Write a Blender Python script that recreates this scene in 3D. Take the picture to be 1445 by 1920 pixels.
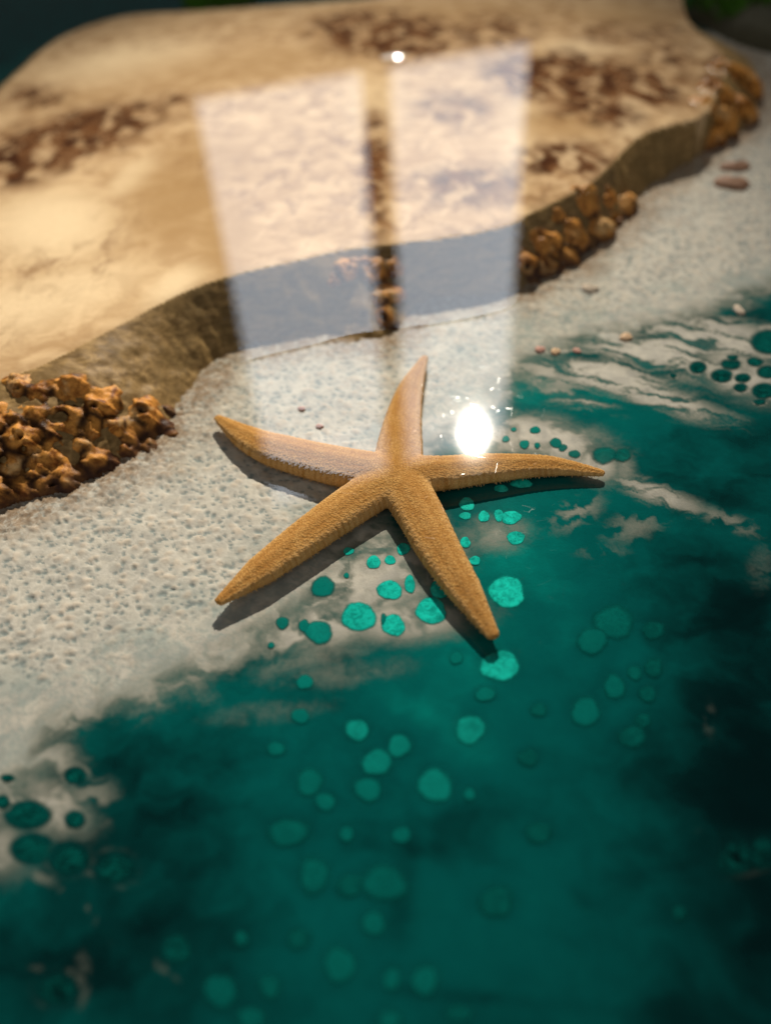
import bpy, math, random
import numpy as np
from mathutils import Vector, Matrix

for o in list(bpy.data.objects):
    bpy.data.objects.remove(o)
S = bpy.context.scene
COL = S.collection
rnd = random.Random(7)

# ------------------------------------------------------------------ camera
FPX, PITCH, ROLL, DIST = 1480.0, math.radians(43), math.radians(4), 0.22
CAM = np.array([0, -DIST * math.cos(PITCH), DIST * math.sin(PITCH)])
_F = np.array([0, math.cos(PITCH), -math.sin(PITCH)])
_R0 = np.array([1.0, 0, 0]); _U0 = np.array([0, math.sin(PITCH), math.cos(PITCH)])
_R = math.cos(ROLL) * _R0 - math.sin(ROLL) * _U0
_U = math.sin(ROLL) * _R0 + math.cos(ROLL) * _U0


def view_dir(px, py):
    d = _F * FPX + _R * (px - 722.5) + _U * (960 - py)
    return d / np.linalg.norm(d)


def at(px, py, z=0.0):
    """point of the horizontal plane at height z seen at a photograph pixel"""
    d = view_dir(px, py)
    return CAM + d * ((z - CAM[2]) / d[2])


cam = bpy.data.cameras.new('camera')
cam.sensor_fit = 'HORIZONTAL'
cam.sensor_width = 36.0
cam.lens = 36.0 * FPX / 1445.0
cam.clip_start = 0.005
cam.clip_end = 100
cam.dof.use_dof = True
cam.dof.focus_distance = 0.246
cam.dof.aperture_fstop = 6.6
co = bpy.data.objects.new('camera', cam)
COL.objects.link(co)
co.matrix_world = Matrix(((_R[0], _U[0], -_F[0], CAM[0]), (_R[1], _U[1], -_F[1], CAM[1]),
                          (_R[2], _U[2], -_F[2], CAM[2]), (0, 0, 0, 1)))
S.camera = co

# ------------------------------------------------------------------ light
W = bpy.data.worlds.new('World')
S.world = W
W.use_nodes = True
# surroundings: glow behind the viewer added to fill shadows, window side and overhead kept dim
_wt = W.node_tree
_g = _wt.nodes.new('ShaderNodeNewGeometry'); _sx = _wt.nodes.new('ShaderNodeSeparateXYZ'); _mr = _wt.nodes.new('ShaderNodeMapRange')
_mr.interpolation_type = 'SMOOTHSTEP'
_wt.links.new(_g.outputs['Incoming'], _sx.inputs[0]); _wt.links.new(_sx.outputs[1], _mr.inputs[0])
for _i, _v in enumerate((-.12, .55, .018, .37)):
    _mr.inputs[_i + 1].default_value = _v
_wt.links.new(_mr.outputs[0], _wt.nodes['Background'].inputs[1])
_wt.nodes['Background'].inputs[0].default_value = (1.0, 0.97, 0.93, 1)


def aim(o, direction):
    o.rotation_euler = Vector(direction).to_track_quat('-Z', 'Y').to_euler()


# low sun coming through the window, falling off towards the near edge of the table
SUN_AT = at(888, 812, -0.022)
sd = view_dir(888, 812).copy(); sd[2] *= -1
sun = bpy.data.lights.new('sunlight', 'SPOT')
sun.energy = 12500
sun.color = (1.0, 0.90, 0.76)
sun.shadow_soft_size = 0.075
sun.spot_size = math.radians(3.6)
sun.spot_blend = 1.0
so = bpy.data.objects.new('sunlight', sun)
COL.objects.link(so)
so.location = SUN_AT + sd * 12.0
sun_target = np.array([-0.04, 0.345, 0.0])
aim(so, sun_target - np.array(so.location))

# the two panes of the window that mirror in the resin
YAW = math.radians(-20)
wn = np.array([math.sin(YAW), math.cos(YAW), 0]); wh = np.array([math.cos(YAW), -math.sin(YAW), 0])
for (h0, h1, z0, z1) in ((0.805, 1.86, 1.20, 4.42), (2.06, 3.06, 1.20, 4.42)):
    L = bpy.data.lights.new('window_light', 'AREA')
    L.shape = 'RECTANGLE'
    L.size, L.size_y = h1 - h0, z1 - z0
    L.color = (0.80, 0.89, 1.0)
    L.energy = math.pi * L.size * L.size_y
    # bright sky high in the pane, duller ground low in it
    L.use_nodes = True
    nt = L.node_tree
    geo = nt.nodes.new('ShaderNodeNewGeometry')
    sep = nt.nodes.new('ShaderNodeSeparateXYZ')
    nt.links.new(geo.outputs['Position'], sep.inputs[0])
    mr = nt.nodes.new('ShaderNodeMapRange')
    nt.links.new(sep.outputs[2], mr.inputs[0])
    for i_, v_ in enumerate((z0, z0 + (z1 - z0) * .6, 1.05, 3.3)):
        mr.inputs[i_ + 1].default_value = v_
    nt.links.new(mr.outputs[0], nt.nodes['Emission'].inputs['Strength'])
    lo = bpy.data.objects.new('window_light', L)
    COL.objects.link(lo)
    lo.location = wn * 5.0 + wh * (h0 + h1) / 2 + np.array([0, 0, (z0 + z1) / 2])
    aim(lo, -wn)

S.view_settings.view_transform = 'Standard'
S.view_settings.look = 'None'
S.view_settings.exposure = 0.0
S.view_settings.gamma = 1.0
S.view_settings.use_curve_mapping = False
S.render.engine = 'CYCLES'
S.cycles.use_denoising = True
S.cycles.max_bounces = 5
S.cycles.sample_clamp_indirect = 4.0


# ------------------------------------------------------------------ noise in numpy (millimetres)
def _hash(ix, iy, seed):
    h = (ix.astype(np.int64) * 374761393 + iy.astype(np.int64) * 668265263 + seed * 1442695041) & 0x7fffffff
    h = ((h ^ (h >> 13)) * 1274126177) & 0x7fffffff
    h = ((h ^ (h >> 16)) * 1911520717) & 0x7fffffff
    return (h ^ (h >> 15)) / float(0x7fffffff)


def vnoise(x, y, seed=0):
    """gradient noise, 0..1"""
    ix, iy = np.floor(x), np.floor(y)
    fx, fy = x - ix, y - iy
    ux = fx * fx * fx * (fx * (fx * 6 - 15) + 10); uy = fy * fy * fy * (fy * (fy * 6 - 15) + 10)

    def g(dx, dy):
        t = _hash(ix + dx, iy + dy, seed) * (2 * math.pi)
        return np.cos(t) * (fx - dx) + np.sin(t) * (fy - dy)
    a, b, c, d = g(0, 0), g(1, 0), g(0, 1), g(1, 1)
    return np.clip(.5 + .85 * ((a * (1 - ux) + b * ux) * (1 - uy) + (c * (1 - ux) + d * ux) * uy), 0, 1)


def fbm(x, y, octaves=4, seed=0, gain=0.5):
    s, a, t = 0.0, 1.0, 0.0
    for k in range(octaves):
        ca, sa = math.cos(0.6 * k), math.sin(0.6 * k)
        s = s + a * vnoise((x * ca - y * sa) * 2 ** k + 17.3 * k, (x * sa + y * ca) * 2 ** k - 9.1 * k, seed + k)
        t += a; a *= gain
    return s / t


def worley(x, y, seed=0, jitter=0.9):
    """distance to the nearest and second cell centre, and that cell's random number"""
    ix, iy = np.floor(x), np.floor(y)
    f1 = np.full(x.shape, 9.0); f2 = f1.copy(); idn = np.zeros(x.shape)
    for dx in (-1, 0, 1):
        for dy in (-1, 0, 1):
            cx, cy = ix + dx, iy + dy
            px = cx + 0.5 + jitter * (_hash(cx, cy, seed) - 0.5)
            py = cy + 0.5 + jitter * (_hash(cx, cy, seed + 51) - 0.5)
            d = np.hypot(px - x, py - y)
            m = d < f1
            f2 = np.where(m, f1, np.minimum(f2, d))
            idn = np.where(m, _hash(cx, cy, seed + 77), idn)
            f1 = np.where(m, d, f1)
    return f1, f2, idn


def sstep(a, b, x):
    t = np.clip((x - a) / (b - a), 0, 1)
    return t * t * (3 - 2 * t)


def smooth_poly(pts, n=4, closed=True):
    """Catmull-Rom through the points"""
    p = np.array(pts, float); out = []
    m = len(p)
    for i in range(m if closed else m - 1):
        if closed:
            a, b, c, d = p[i - 1], p[i], p[(i + 1) % m], p[(i + 2) % m]
        else:
            a, b, c, d = p[max(i - 1, 0)], p[i], p[i + 1], p[min(i + 2, m - 1)]
        for k in range(n):
            t = k / n
            out.append(0.5 * (2 * b + (c - a) * t + (2 * a - 5 * b + 4 * c - d) * t * t + (3 * b - a - 3 * c + d) * t ** 3))
    if not closed:
        out.append(p[-1])
    return np.array(out)


def sdf(poly, x, y):
    """signed distance to a polygon in plan, positive inside"""
    xs, ys = x.ravel(), y.ravel()
    d2 = np.full(xs.shape, 1e18); ins = np.zeros(xs.shape, bool)
    n = len(poly)
    for i in range(n):
        ax, ay = poly[i - 1]; bx, by = poly[i]
        ex, ey = bx - ax, by - ay
        wx, wy = xs - ax, ys - ay
        t = np.clip((wx * ex + wy * ey) / (ex * ex + ey * ey + 1e-18), 0, 1)
        d2 = np.minimum(d2, (wx - t * ex) ** 2 + (wy - t * ey) ** 2)
        if ay != by:
            c = ((ay > ys) != (by > ys)) & (xs < ex * (ys - ay) / (by - ay) + ax)
            ins ^= c
    d = np.sqrt(d2)
    return np.where(ins, d, -d).reshape(x.shape)


def plan(pts, z, n=4, closed=True):
    """an outline noted on the photograph, laid out in plan (mm) on the plane z"""
    w = [at(px, py, z)[:2] * 1000 for px, py in pts]
    return smooth_poly(w, n, closed)


def blob(px, py, rx, ry, x, y, z, soft=1.0, ang=0.0):
    """gaussian-edged ellipse lying on plane z; radii noted in photograph pixels at that spot; x, y in mm"""
    c = at(px, py, z)[:2] * 1000
    ca, sa = math.cos(ang), math.sin(ang)
    ux = at(px + rx * ca, py + rx * sa, z)[:2] * 1000 - c
    uy = at(px - ry * sa, py + ry * ca, z)[:2] * 1000 - c
    M = np.linalg.inv(np.array([[ux[0], uy[0]], [ux[1], uy[1]]]))
    dx, dy = x - c[0], y - c[1]
    a = M[0, 0] * dx + M[0, 1] * dy; b = M[1, 0] * dx + M[1, 1] * dy
    return np.exp(-(a * a + b * b) ** soft)


# ------------------------------------------------------------------ scene helpers
def tag(o, label=None, cat=None, group=None, kind=None):
    for k, v in (('label', label), ('category', cat), ('group', group), ('kind', kind)):
        if v:
            o[k] = v
    return o


def mesh_obj(name, verts, faces, mat, parent=None, attrs=None, smooth=True):
    me = bpy.data.meshes.new(name)
    verts = np.asarray(verts, np.float32); faces = np.asarray(faces, np.int32)
    me.vertices.add(len(verts)); me.vertices.foreach_set('co', verts.ravel())
    k = faces.shape[1]
    me.loops.add(faces.size); me.loops.foreach_set('vertex_index', faces.ravel())
    me.polygons.add(len(faces))
    me.polygons.foreach_set('loop_start', np.arange(0, faces.size, k, dtype=np.int32))
    if smooth:
        me.polygons.foreach_set('use_smooth', np.ones(len(faces), bool))
    me.update(calc_edges=True)
    for kk, v in (attrs or {}).items():
        a = me.attributes.new(kk, 'FLOAT', 'POINT')
        a.data.foreach_set('value', np.asarray(v, np.float32).ravel())
    o = bpy.data.objects.new(name, me)
    COL.objects.link(o)
    if mat:
        me.materials.append(mat)
    if parent:
        o.parent = parent
    return o


class NT:
    """small node-tree builder"""
    def __init__(self, name):
        self.m = bpy.data.materials.new(name); self.m.use_nodes = True
        self.t = self.m.node_tree
        self.b = self.t.nodes['Principled BSDF']

    def n(self, typ, **kw):
        nd = self.t.nodes.new(typ)
        for k, v in kw.items():
            if k.startswith('_'):
                setattr(nd, k[1:], v)
        return nd

    def val(self, sock, v):
        if isinstance(v, bpy.types.NodeSocket):
            self.t.links.new(v, sock)
        else:
            sock.default_value = v

    def attr(self, name):
        nd = self.t.nodes.new('ShaderNodeAttribute'); nd.attribute_name = name
        return nd.outputs['Fac']

    def pos(self, scale=(1000, 1000, 1000), rot=0.0):
        g = self.t.nodes.new('ShaderNodeNewGeometry')
        mp = self.t.nodes.new('ShaderNodeMapping')
        mp.inputs['Scale'].default_value = scale
        mp.inputs['Rotation'].default_value = (0, 0, rot)
        self.t.links.new(g.outputs['Position'], mp.inputs['Vector'])
        return mp.outputs[0]

    def noise(self, vec, scale, detail=4, rough=0.55, dist=0.0):
        nd = self.t.nodes.new('ShaderNodeTexNoise')
        self.t.links.new(vec, nd.inputs['Vector'])
        nd.inputs['Scale'].default_value = scale; nd.inputs['Detail'].default_value = detail
        nd.inputs['Roughness'].default_value = rough; nd.inputs['Distortion'].default_value = dist
        return nd.outputs['Fac']

    def voro(self, vec, scale, feature='F1', out='Distance', rand=1.0):
        nd = self.t.nodes.new('ShaderNodeTexVoronoi'); nd.feature = feature
        self.t.links.new(vec, nd.inputs['Vector'])
        nd.inputs['Scale'].default_value = scale; nd.inputs['Randomness'].default_value = rand
        return nd.outputs[out]

    def math(self, op, a, b=0.0, c=0.0, clamp=False):
        nd = self.t.nodes.new('ShaderNodeMath'); nd.operation = op; nd.use_clamp = clamp
        self.val(nd.inputs[0], a); self.val(nd.inputs[1], b)
        if op in ('MULTIPLY_ADD',):
            self.val(nd.inputs[2], c)
        return nd.outputs[0]

    def ramp(self, fac, lo, hi):
        nd = self.t.nodes.new('ShaderNodeMapRange'); nd.interpolation_type = 'SMOOTHSTEP'
        self.val(nd.inputs[0], fac); nd.inputs[1].default_value = lo; nd.inputs[2].default_value = hi
        return nd.outputs[0]

    def mix(self, fac, a, b, mode='MIX'):
        nd = self.t.nodes.new('ShaderNodeMix'); nd.data_type = 'RGBA'; nd.blend_type = mode
        self.val(nd.inputs[0], fac)
        self.val(nd.inputs[6], a if isinstance(a, bpy.types.NodeSocket) else (*a, 1))
        self.val(nd.inputs[7], b if isinstance(b, bpy.types.NodeSocket) else (*b, 1))
        return nd.outputs[2]

    def bump(self, height, strength, dist):
        nd = self.t.nodes.new('ShaderNodeBump')
        self.val(nd.inputs['Height'], height)
        nd.inputs['Strength'].default_value = strength; nd.inputs['Distance'].default_value = dist
        return nd.outputs[0]

    def plain(self, color, rough=.8, bump=None):
        self.val(self.b.inputs['Base Color'], color)
        self.b.inputs['Roughness'].default_value = rough
        self.b.inputs['Specular IOR Level'].default_value = .05
        if bump is not None:
            self.t.links.new(bump, self.b.inputs['Normal'])
        return self.m

    def finish(self, color, rough=0.8, bump=None, spec=0.2):
        """base under the level, polished resin gloss with its fine scratches"""
        b = self.b
        self.val(b.inputs['Base Color'], color)
        self.val(b.inputs['Roughness'], rough)
        b.inputs['Specular IOR Level'].default_value = spec
        if bump is not None:
            self.t.links.new(bump, b.inputs['Normal'])
        b.inputs['Coat Weight'].default_value = 1.0
        b.inputs['Coat IOR'].default_value = 1.52
        up = self.t.nodes.new('ShaderNodeCombineXYZ'); up.inputs[2].default_value = 1.0
        # scratches: thin, curved, broken hairlines in the polish
        tot = None
        for rot, sc, seed in ((0.5, 0.16, 0.0), (1.7, 0.12, 31.0), (-0.5, 0.2, 67.0)):
            p = self.pos((1000, 1000, 0), rot)
            w = self.t.nodes.new('ShaderNodeVectorMath'); w.operation = 'ADD'
            nz = self.t.nodes.new('ShaderNodeTexNoise'); nz.inputs['Scale'].default_value = 0.05; nz.inputs['Detail'].default_value = 1
            self.t.links.new(p, nz.inputs['Vector'])
            sca = self.t.nodes.new('ShaderNodeVectorMath'); sca.operation = 'SCALE'; sca.inputs['Scale'].default_value = 10.0
            self.t.links.new(nz.outputs['Color'], sca.inputs[0])
            self.t.links.new(p, w.inputs[0]); self.t.links.new(sca.outputs[0], w.inputs[1])
            mp = self.t.nodes.new('ShaderNodeMapping'); mp.inputs['Scale'].default_value = (0.07, 1.0, 1.0); mp.inputs['Location'].default_value = (seed, seed, 0)
            self.t.links.new(w.outputs[0], mp.inputs['Vector'])
            e = self.voro(mp.outputs[0], sc, 'DISTANCE_TO_EDGE')
            line = self.math('LESS_THAN', e, 0.0035)
            gate = self.math('GREATER_THAN', self.noise(p, 0.11, 2), 0.63)
            g = self.math('MULTIPLY', line, gate)
            tot = g if tot is None else self.math('MAXIMUM', tot, g)
        self.val(b.inputs['Coat Roughness'], self.math('MULTIPLY_ADD', tot, 0.08, 0.031))
        self.t.links.new(up.outputs[0], b.inputs['Coat Normal'])
        self.polish = b.inputs['Coat Roughness'].links[0].from_socket
        return self.m


# ------------------------------------------------------------------ plan of the table
ZB = -0.0220                                   # level of the sand bed under the clear resin
ZS = ZB + .0037                                   # axis of the starfish
rows = np.arange(-190, 2260, 3.0)
colsn = np.linspace(-560, 2010, 780)
# rows of the sheet get closer together towards the viewer's side, as seen from above
d = [view_dir(722.5, r) for r in rows]
Yr, Wr = [], []
for r in rows:
    dv = _F * FPX + _U0 * (960 - r)
    t = (ZB - CAM[2]) / dv[2]
    Yr.append(CAM[1] + dv[1] * t); Wr.append(t)
Yr, Wr = np.array(Yr) * 1000, np.array(Wr) * 1000
X = np.outer(Wr, colsn - 722.5)
Y = np.repeat(Yr[:, None], len(colsn), 1)
NR, NC = X.shape
idx = np.arange(NR * NC).reshape(NR, NC)
QUADS = np.stack([idx[:-1, :-1], idx[1:, :-1], idx[1:, 1:], idx[:-1, 1:]], -1).reshape(-1, 4)

# outline of the flat wood top (its upper arris), its far side, and the foot of its live edge on the sand
TOP_EDGE = [(-420, 850), (-200, 780), (-60, 730), (40, 697), (110, 668), (200, 620), (330, 552), (430, 515), (560, 486),
            (650, 466), (750, 454), (860, 440), (955, 420), (985, 402), (1040, 376), (1110, 338), (1150, 300), (1180, 268), (1215, 245),
            (1270, 230), (1322, 214), (1345, 165), (1365, 120), (1345, 88), (1318, 68), (1292, 40), (1280, 10), (1270, -60), (1250, -130)]
FAR_EDGE = [(900, -60), (760, -12), (650, 2), (500, 12), (360, 22), (225, 30), (110, 70), (30, 138), (-40, 200), (-200, 320), (-420, 470)]
top_poly = plan(TOP_EDGE + FAR_EDGE, 0.0, 3)
FOOT = [(-420, 1080), (-200, 1005), (-60, 975), (0, 955), (80, 930), (180, 890), (255, 848), (312, 800), (345, 745), (392, 690), (455, 652),
        (545, 640), (620, 628), (700, 640), (760, 606), (800, 560), (960, 548), (1000, 520), (1060, 500), (1110, 458), (1170, 405), (1208, 360),
        (1250, 330), (1330, 275), (1395, 240), (1425, 180), (1412, 118), (1370, 92), (1320, 90), (1288, 50), (1270, -60), (1250, -130)]
foot_poly = plan(FOOT + FAR_EDGE, ZB, 3)

sd_top = sdf(top_poly, X, Y)
sd_foot = sdf(foot_poly, X, Y)

exec_time_seed = 3
# ------------------------------------------------------------------ wood: height and colour masks
n1 = fbm(X / 9, Y / 9, 4, 11)
n2 = fbm(X / 3.2, Y / 3.2, 4, 23)
s_top = sd_top + (n1 - 0.5) * 1.2
s_foot = sd_foot + (n1 - 0.5) * 5.0
# between arris and foot the side falls away; steep just below the arris
frac = np.clip(-s_top / np.maximum(-s_top + np.maximum(s_foot, 0.0) + 1e-6, 0.3), 0, 1)
drop = np.clip(frac, 0, 1) ** 1.12
drop = np.where(frac > 0, np.clip(frac, 0, 1) ** (1.1 + .8 * blob(120, 760, 230, 130, X, Y, -.01, 1.5)), 0)
hz = np.where(s_top > 0, 0.0, ZB * 1000 * drop)
out = s_foot < 0
hz = np.where(out & (s_top <= 0), ZB * 1000 + np.maximum(s_foot, -6) * 1.2, hz)
hz = hz + np.where((s_top < 0) & ~out, (fbm(X / 7, Y / 7, 4, 29) - .5) * 2.0 * np.sin(np.pi * frac), 0)
# round the arris over 2 mm
hz = hz - 0.5 * np.exp(-(np.maximum(s_top, 0) / 2.4) ** 2)

g1, g2, gid = worley(X / 5.0 + 3, Y / 4.6, 15)

# colour masks of the flat face: eye clusters (burl figure), tan heartwood, pale sapwood
eyes = np.zeros(X.shape)
for (px, py, rx, ry, v, a) in [(110, 262, 190, 50, 1.0, -0.28), (20, 305, 70, 45, 0.8, 0), (720, 60, 140, 46, 1.0, 0.06), (215, 215, 40, 22, .7, 0), (1060, 140, 150, 50, 1.0, 0.05),
                               (1180, 60, 110, 26, .4, 0), (1250, 120, 60, 60, .5, 0), (60, 180, 70, 26, .5, 0), (705, 300, 30, 150, .6, 0), (1180, 160, 120, 50, .8, 0), (1060, 300, 90, 40, .7, 0), (1120, 205, 90, 30, .6, .2),
                               (880, 345, 120, 40, .5, 0), (1100, 210, 100, 20, .4, 0), (1020, 330, 60, 60, .35, 0), (1370, 130, 60, 40, .8, 0), (850, 200, 80, 40, .35, 0), (640, 520, 60, 40, .5, 0),
                               (930, 60, 90, 40, .45, 0), (330, 185, 40, 12, .5, 0)]:
    eyes = np.maximum(eyes, v * blob(px, py, rx, ry, X, Y, 0, 1.6, a))
tan = np.zeros(X.shape)
for (px, py, rx, ry, v, a) in [(330, 370, 110, 95, 1.0, -0.5), (400, 300, 120, 60, .8, 0), (470, 120, 300, 36, .55, -0.1), (1060, 235, 110, 32, .9, 0.1), (860, 25, 200, 26, .6, 0), (420, 430, 70, 100, .9, 0),
                               (180, 180, 160, 24, .5, -.1), (1180, 30, 120, 26, .7, 0), (560, 300, 130, 90, .4, 0), (600, 430, 70, 24, .6, 0)]:
    tan = np.maximum(tan, v * blob(px, py, rx, ry, X, Y, 0, 1.5, a))
pale = np.zeros(X.shape)
for (px, py, rx, ry, v, a) in [(100, 420, 140, 80, 1.0, -0.1), (80, 560, 220, 60, .8, -0.3), (330, 530, 70, 30, .9, -0.5), (250, 330, 60, 26, .8, -.7), (700, 190, 60, 70, .5, 0),
                               (1170, 230, 40, 50, .7, .8), (1080, 280, 60, 40, .5, 0), (240, 110, 150, 40, .7, -.2), (980, 240, 40, 110, .5, 0), (1080, 90, 60, 20, .6, 0)]:
    pale = np.maximum(pale, v * blob(px, py, rx, ry, X, Y, 0, 1.4, a))
e1, e2, eid = worley((X + 12 * (n1 - .5)) / 13, (Y + 14 * (n2 - .5)) / 24.0, 35)
eyespot = sstep(0.60, 0.20, e1 + .35 * (n2 - .5)) * (.45 + .55 * eid)
em = fbm(X / 16, Y / 30, 4, 37, .6)
fig = sstep(.30, .70, fbm(X / 70, Y / 110, 3, 45) + .5 * eyes - .2 * tan - .15 * pale)
eyes = np.clip(eyes * 1.3 * (.25 + 1.1 * sstep(.38, .56, em)), 0, 1)

wood_keep = (sd_foot > -5)
flat = np.clip(sstep(-1.0, 0.6, s_top), 0, 1)

# wood materials
m = NT('burl_wood')
fine = m.pos((1000, 1000, 1000))
grain = m.noise(m.pos((1000, 1000, 1000), 0.42), 0.35, 6, .6, .6)
gr2 = m.noise(m.pos((260, 1500, 1000), -0.45), 0.9, 5, .62, 0.8)
mott = m.noise(fine, 0.055, 5, .6, .8)
col = m.mix(m.ramp(mott, .35, .68), (.47, .305, .155), (.72, .52, .30))
col = m.mix(m.math('MULTIPLY', m.attr('pale'), .95), col, (.86, .68, .43))
col = m.mix(m.math('MULTIPLY', m.attr('tan'), .9), col, (.42, .265, .12))
col = m.mix(m.math('MULTIPLY', m.ramp(gr2, .48, .75), .28), col, (.40, .21, .085))
col = m.mix(m.math('MULTIPLY', m.ramp(grain, .5, .8), .25), col, (.62, .42, .20))
col = m.mix(m.math('MULTIPLY', m.attr('fig'), m.math('MULTIPLY', m.ramp(m.noise(m.pos((1000, 600, 1000)), .10, 7, .7, .5), .46, .64), .62)), col, (.19, .085, .032))
eye = m.math('MULTIPLY', m.attr('eyes'), m.ramp(m.noise(fine, .10, 5, .7, 1.2), .2, .5))
col = m.mix(m.math('MULTIPLY', eye, .95), col, (.14, .055, .018))
col = m.mix(m.math('MULTIPLY', m.attr('eyes'), m.math('MULTIPLY', m.attr('eyespot'), .95)), col, (.04, .012, .005))
# bark-brown side
side = m.mix(m.ramp(m.noise(m.pos((300, 300, 1000), .2), .35, 6, .65, .7), .3, .72), (.22, .14, .055), (.50, .35, .155))
col = m.mix(m.attr('flat'), side, col)
M_WOOD = m.finish(col, .7, m.bump(gr2, .25, .0003), 0.0)
ng = m.n('ShaderNodeNewGeometry'); nx_ = m.n('ShaderNodeSeparateXYZ'); m.t.links.new(ng.outputs['True Normal'], nx_.inputs[0])
m.t.links.new(m.ramp(nx_.outputs[2], .93, .985), m.b.inputs['Coat Weight'])

m = NT('live_edge_wood')
gr3 = m.noise(m.pos((260, 1500, 1000), -0.45), 0.9, 5, .62, 0.8)
fib = m.noise(m.pos((400, 900, 1600), .3), .25, 7, .68, .9)
side = m.mix(m.ramp(fib, .3, .72), (.13, .078, .028), (.38, .25, .105))
side = m.mix(m.math('MULTIPLY', m.ramp(m.noise(m.pos(), .06, 4, .6), .45, .7), .6), side, (.17, .115, .048))
M_EDGE = m.plain(side, .5, m.bump(m.math('ADD', gr3, fib), .2, .0005))

m = NT('burl_knob')
fine = m.pos()
c = m.mix(m.ramp(m.noise(fine, .16, 6, .65, 1.0), .34, .62), (.17, .054, .011), (.66, .30, .066))
c = m.mix(m.math('MULTIPLY', m.ramp(m.noise(fine, .09, 4, .6), .52, .68), .7), c, (.80, .54, .25))
c = m.mix(m.math('MULTIPLY', m.ramp(m.noise(fine, .6, 5, .7, .8), .5, .72), .55), c, (.15, .05, .014))
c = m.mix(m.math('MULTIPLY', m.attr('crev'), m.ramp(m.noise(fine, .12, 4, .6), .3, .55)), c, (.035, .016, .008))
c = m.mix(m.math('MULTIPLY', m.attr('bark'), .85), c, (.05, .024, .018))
c = m.mix(m.attr('hole'), c, (.014, .006, .004))
M_BURL = m.plain(c, .35, m.bump(m.noise(fine, .8, 6, .7), .4, .0006))


def grid_part(name, mask_q, z, mat, attrs, parent=None):
    q = QUADS[mask_q]
    used = np.unique(q); remap = np.full(NR * NC, -1); remap[used] = np.arange(len(used))
    v = np.stack([X.ravel()[used] / 1000, Y.ravel()[used] / 1000, z.ravel()[used] / 1000], -1)
    return mesh_obj(name, v, remap[q], mat, parent, {k: a.ravel()[used] for k, a in attrs.items()})


qc = lambda a: a.ravel()[QUADS].mean(1)
keep_q = wood_keep.ravel()[QUADS].any(1)
side_q = qc(flat) < 0.5
wattr = dict(fig=fig, eyes=eyes, tan=tan, pale=pale, eyespot=eyespot, flat=flat)
slab = grid_part('burl_wood', keep_q & ~side_q, hz, M_WOOD, wattr)
tag(slab, 'cream and tan burl wood slab with dark eye figure and a wavy live edge', 'wood slab', kind='thing')
grid_part('live_edge', keep_q & side_q, hz, M_EDGE, wattr, slab)

_col0 = colsn - 722.5


def wood_height(x, y):
    """height of the wood at a plan point, metres"""
    r = np.interp(-y * 1000, -Yr, np.arange(NR))
    i = int(np.clip(r, 0, NR - 2)); w = np.interp(r, np.arange(NR), Wr)
    c = np.interp(x * 1000 / w, _col0, np.arange(NC)); j = int(np.clip(c, 0, NC - 2))
    return float(hz[i:i + 2, j:j + 2].mean()) / 1000


def on_wood(px, py):
    for z in np.arange(0.0, ZB, -.0004):
        p = at(px, py, z)
        if wood_height(p[0], p[1]) >= z:
            break
    return p


# burl: knobbly eruptions of the live edge, (x, y, radius) of each knob and of each eye hole
KNOTS = [
    ('orange-brown knobbly burl with black holes beside the left starfish arm', .0009,
     [(30, 722, 34), (75, 735, 32), (118, 728, 42), (60, 778, 32), (112, 785, 42), (182, 750, 36), (160, 795, 26), (255, 768, 40), (294, 800, 32), (240, 802, 26), (205, 795, 22), (35, 812, 42), (90, 832, 28),
      (20, 862, 38), (60, 872, 28), (142, 832, 24), (166, 858, 36), (122, 886, 38), (80, 906, 32), (30, 908, 38), (204, 866, 20), (228, 836, 22), (278, 832, 26), (-10, 780, 40), (-45, 840, 50), (-20, 912, 40), (-75, 900, 56), (-95, 810, 56),
      (310, 770, 16), (320, 815, 12), (190, 885, 14), (250, 852, 14), (146, 712, 20), (215, 752, 16)],
     [(112, 776, 21), (92, 772, 12), (192, 744, 17), (176, 758, 9), (266, 763, 20), (246, 772, 9), (300, 798, 13), (40, 846, 13), (8, 858, 12), (48, 880, 9), (62, 896, 11), (108, 832, 12), (240, 832, 9), (160, 876, 7), (15, 802, 15), (36, 816, 9),
      (62, 742, 9), (284, 822, 9), (150, 766, 8), (100, 724, 10), (128, 744, 8), (30, 722, 9), (96, 906, 9), (138, 890, 7), (270, 792, 7), (200, 800, 8)]),
    ('dark burl under the window reflection', .0010,
     [(690, 500, 36), (720, 545, 32), (716, 590, 30), (650, 500, 30), (735, 492, 22), (700, 562, 24), (625, 520, 20), (735, 610, 18)],
     [(690, 495, 13), (722, 540, 15), (714, 590, 14), (655, 505, 9), (735, 495, 8), (700, 565, 8)]),
    ('dark brown burl with an orange rim and a round eye hole', .0012,
     [(1166, 384, 32), (1110, 424, 36), (1062, 430, 32), (1010, 446, 34), (1088, 362, 30), (1146, 402, 20), (1010, 492, 32), (1060, 478, 28), (1100, 454, 24), (978, 480, 28), (1000, 524, 24), (1040, 508, 20), (1136, 362, 18), (1040, 398, 16)],
     [(1166, 398, 15), (1080, 352, 14), (1098, 352, 10), (1010, 470, 14), (1050, 470, 14), (990, 500, 12), (1110, 440, 10), (1030, 440, 10), (1150, 398, 6), (1060, 500, 9)]),
    ('small blurred brown burl by the moss', .0020,
     [(1360, 128, 28), (1394, 150, 32), (1342, 168, 30), (1382, 196, 34), (1346, 216, 30), (1404, 222, 24), (1332, 250, 24), (1366, 250, 20), (1318, 192, 20)],
     [(1362, 132, 9), (1392, 150, 11), (1345, 170, 10), (1380, 195, 13), (1350, 216, 10), (1400, 222, 8), (1330, 248, 8)]),
]
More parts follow.
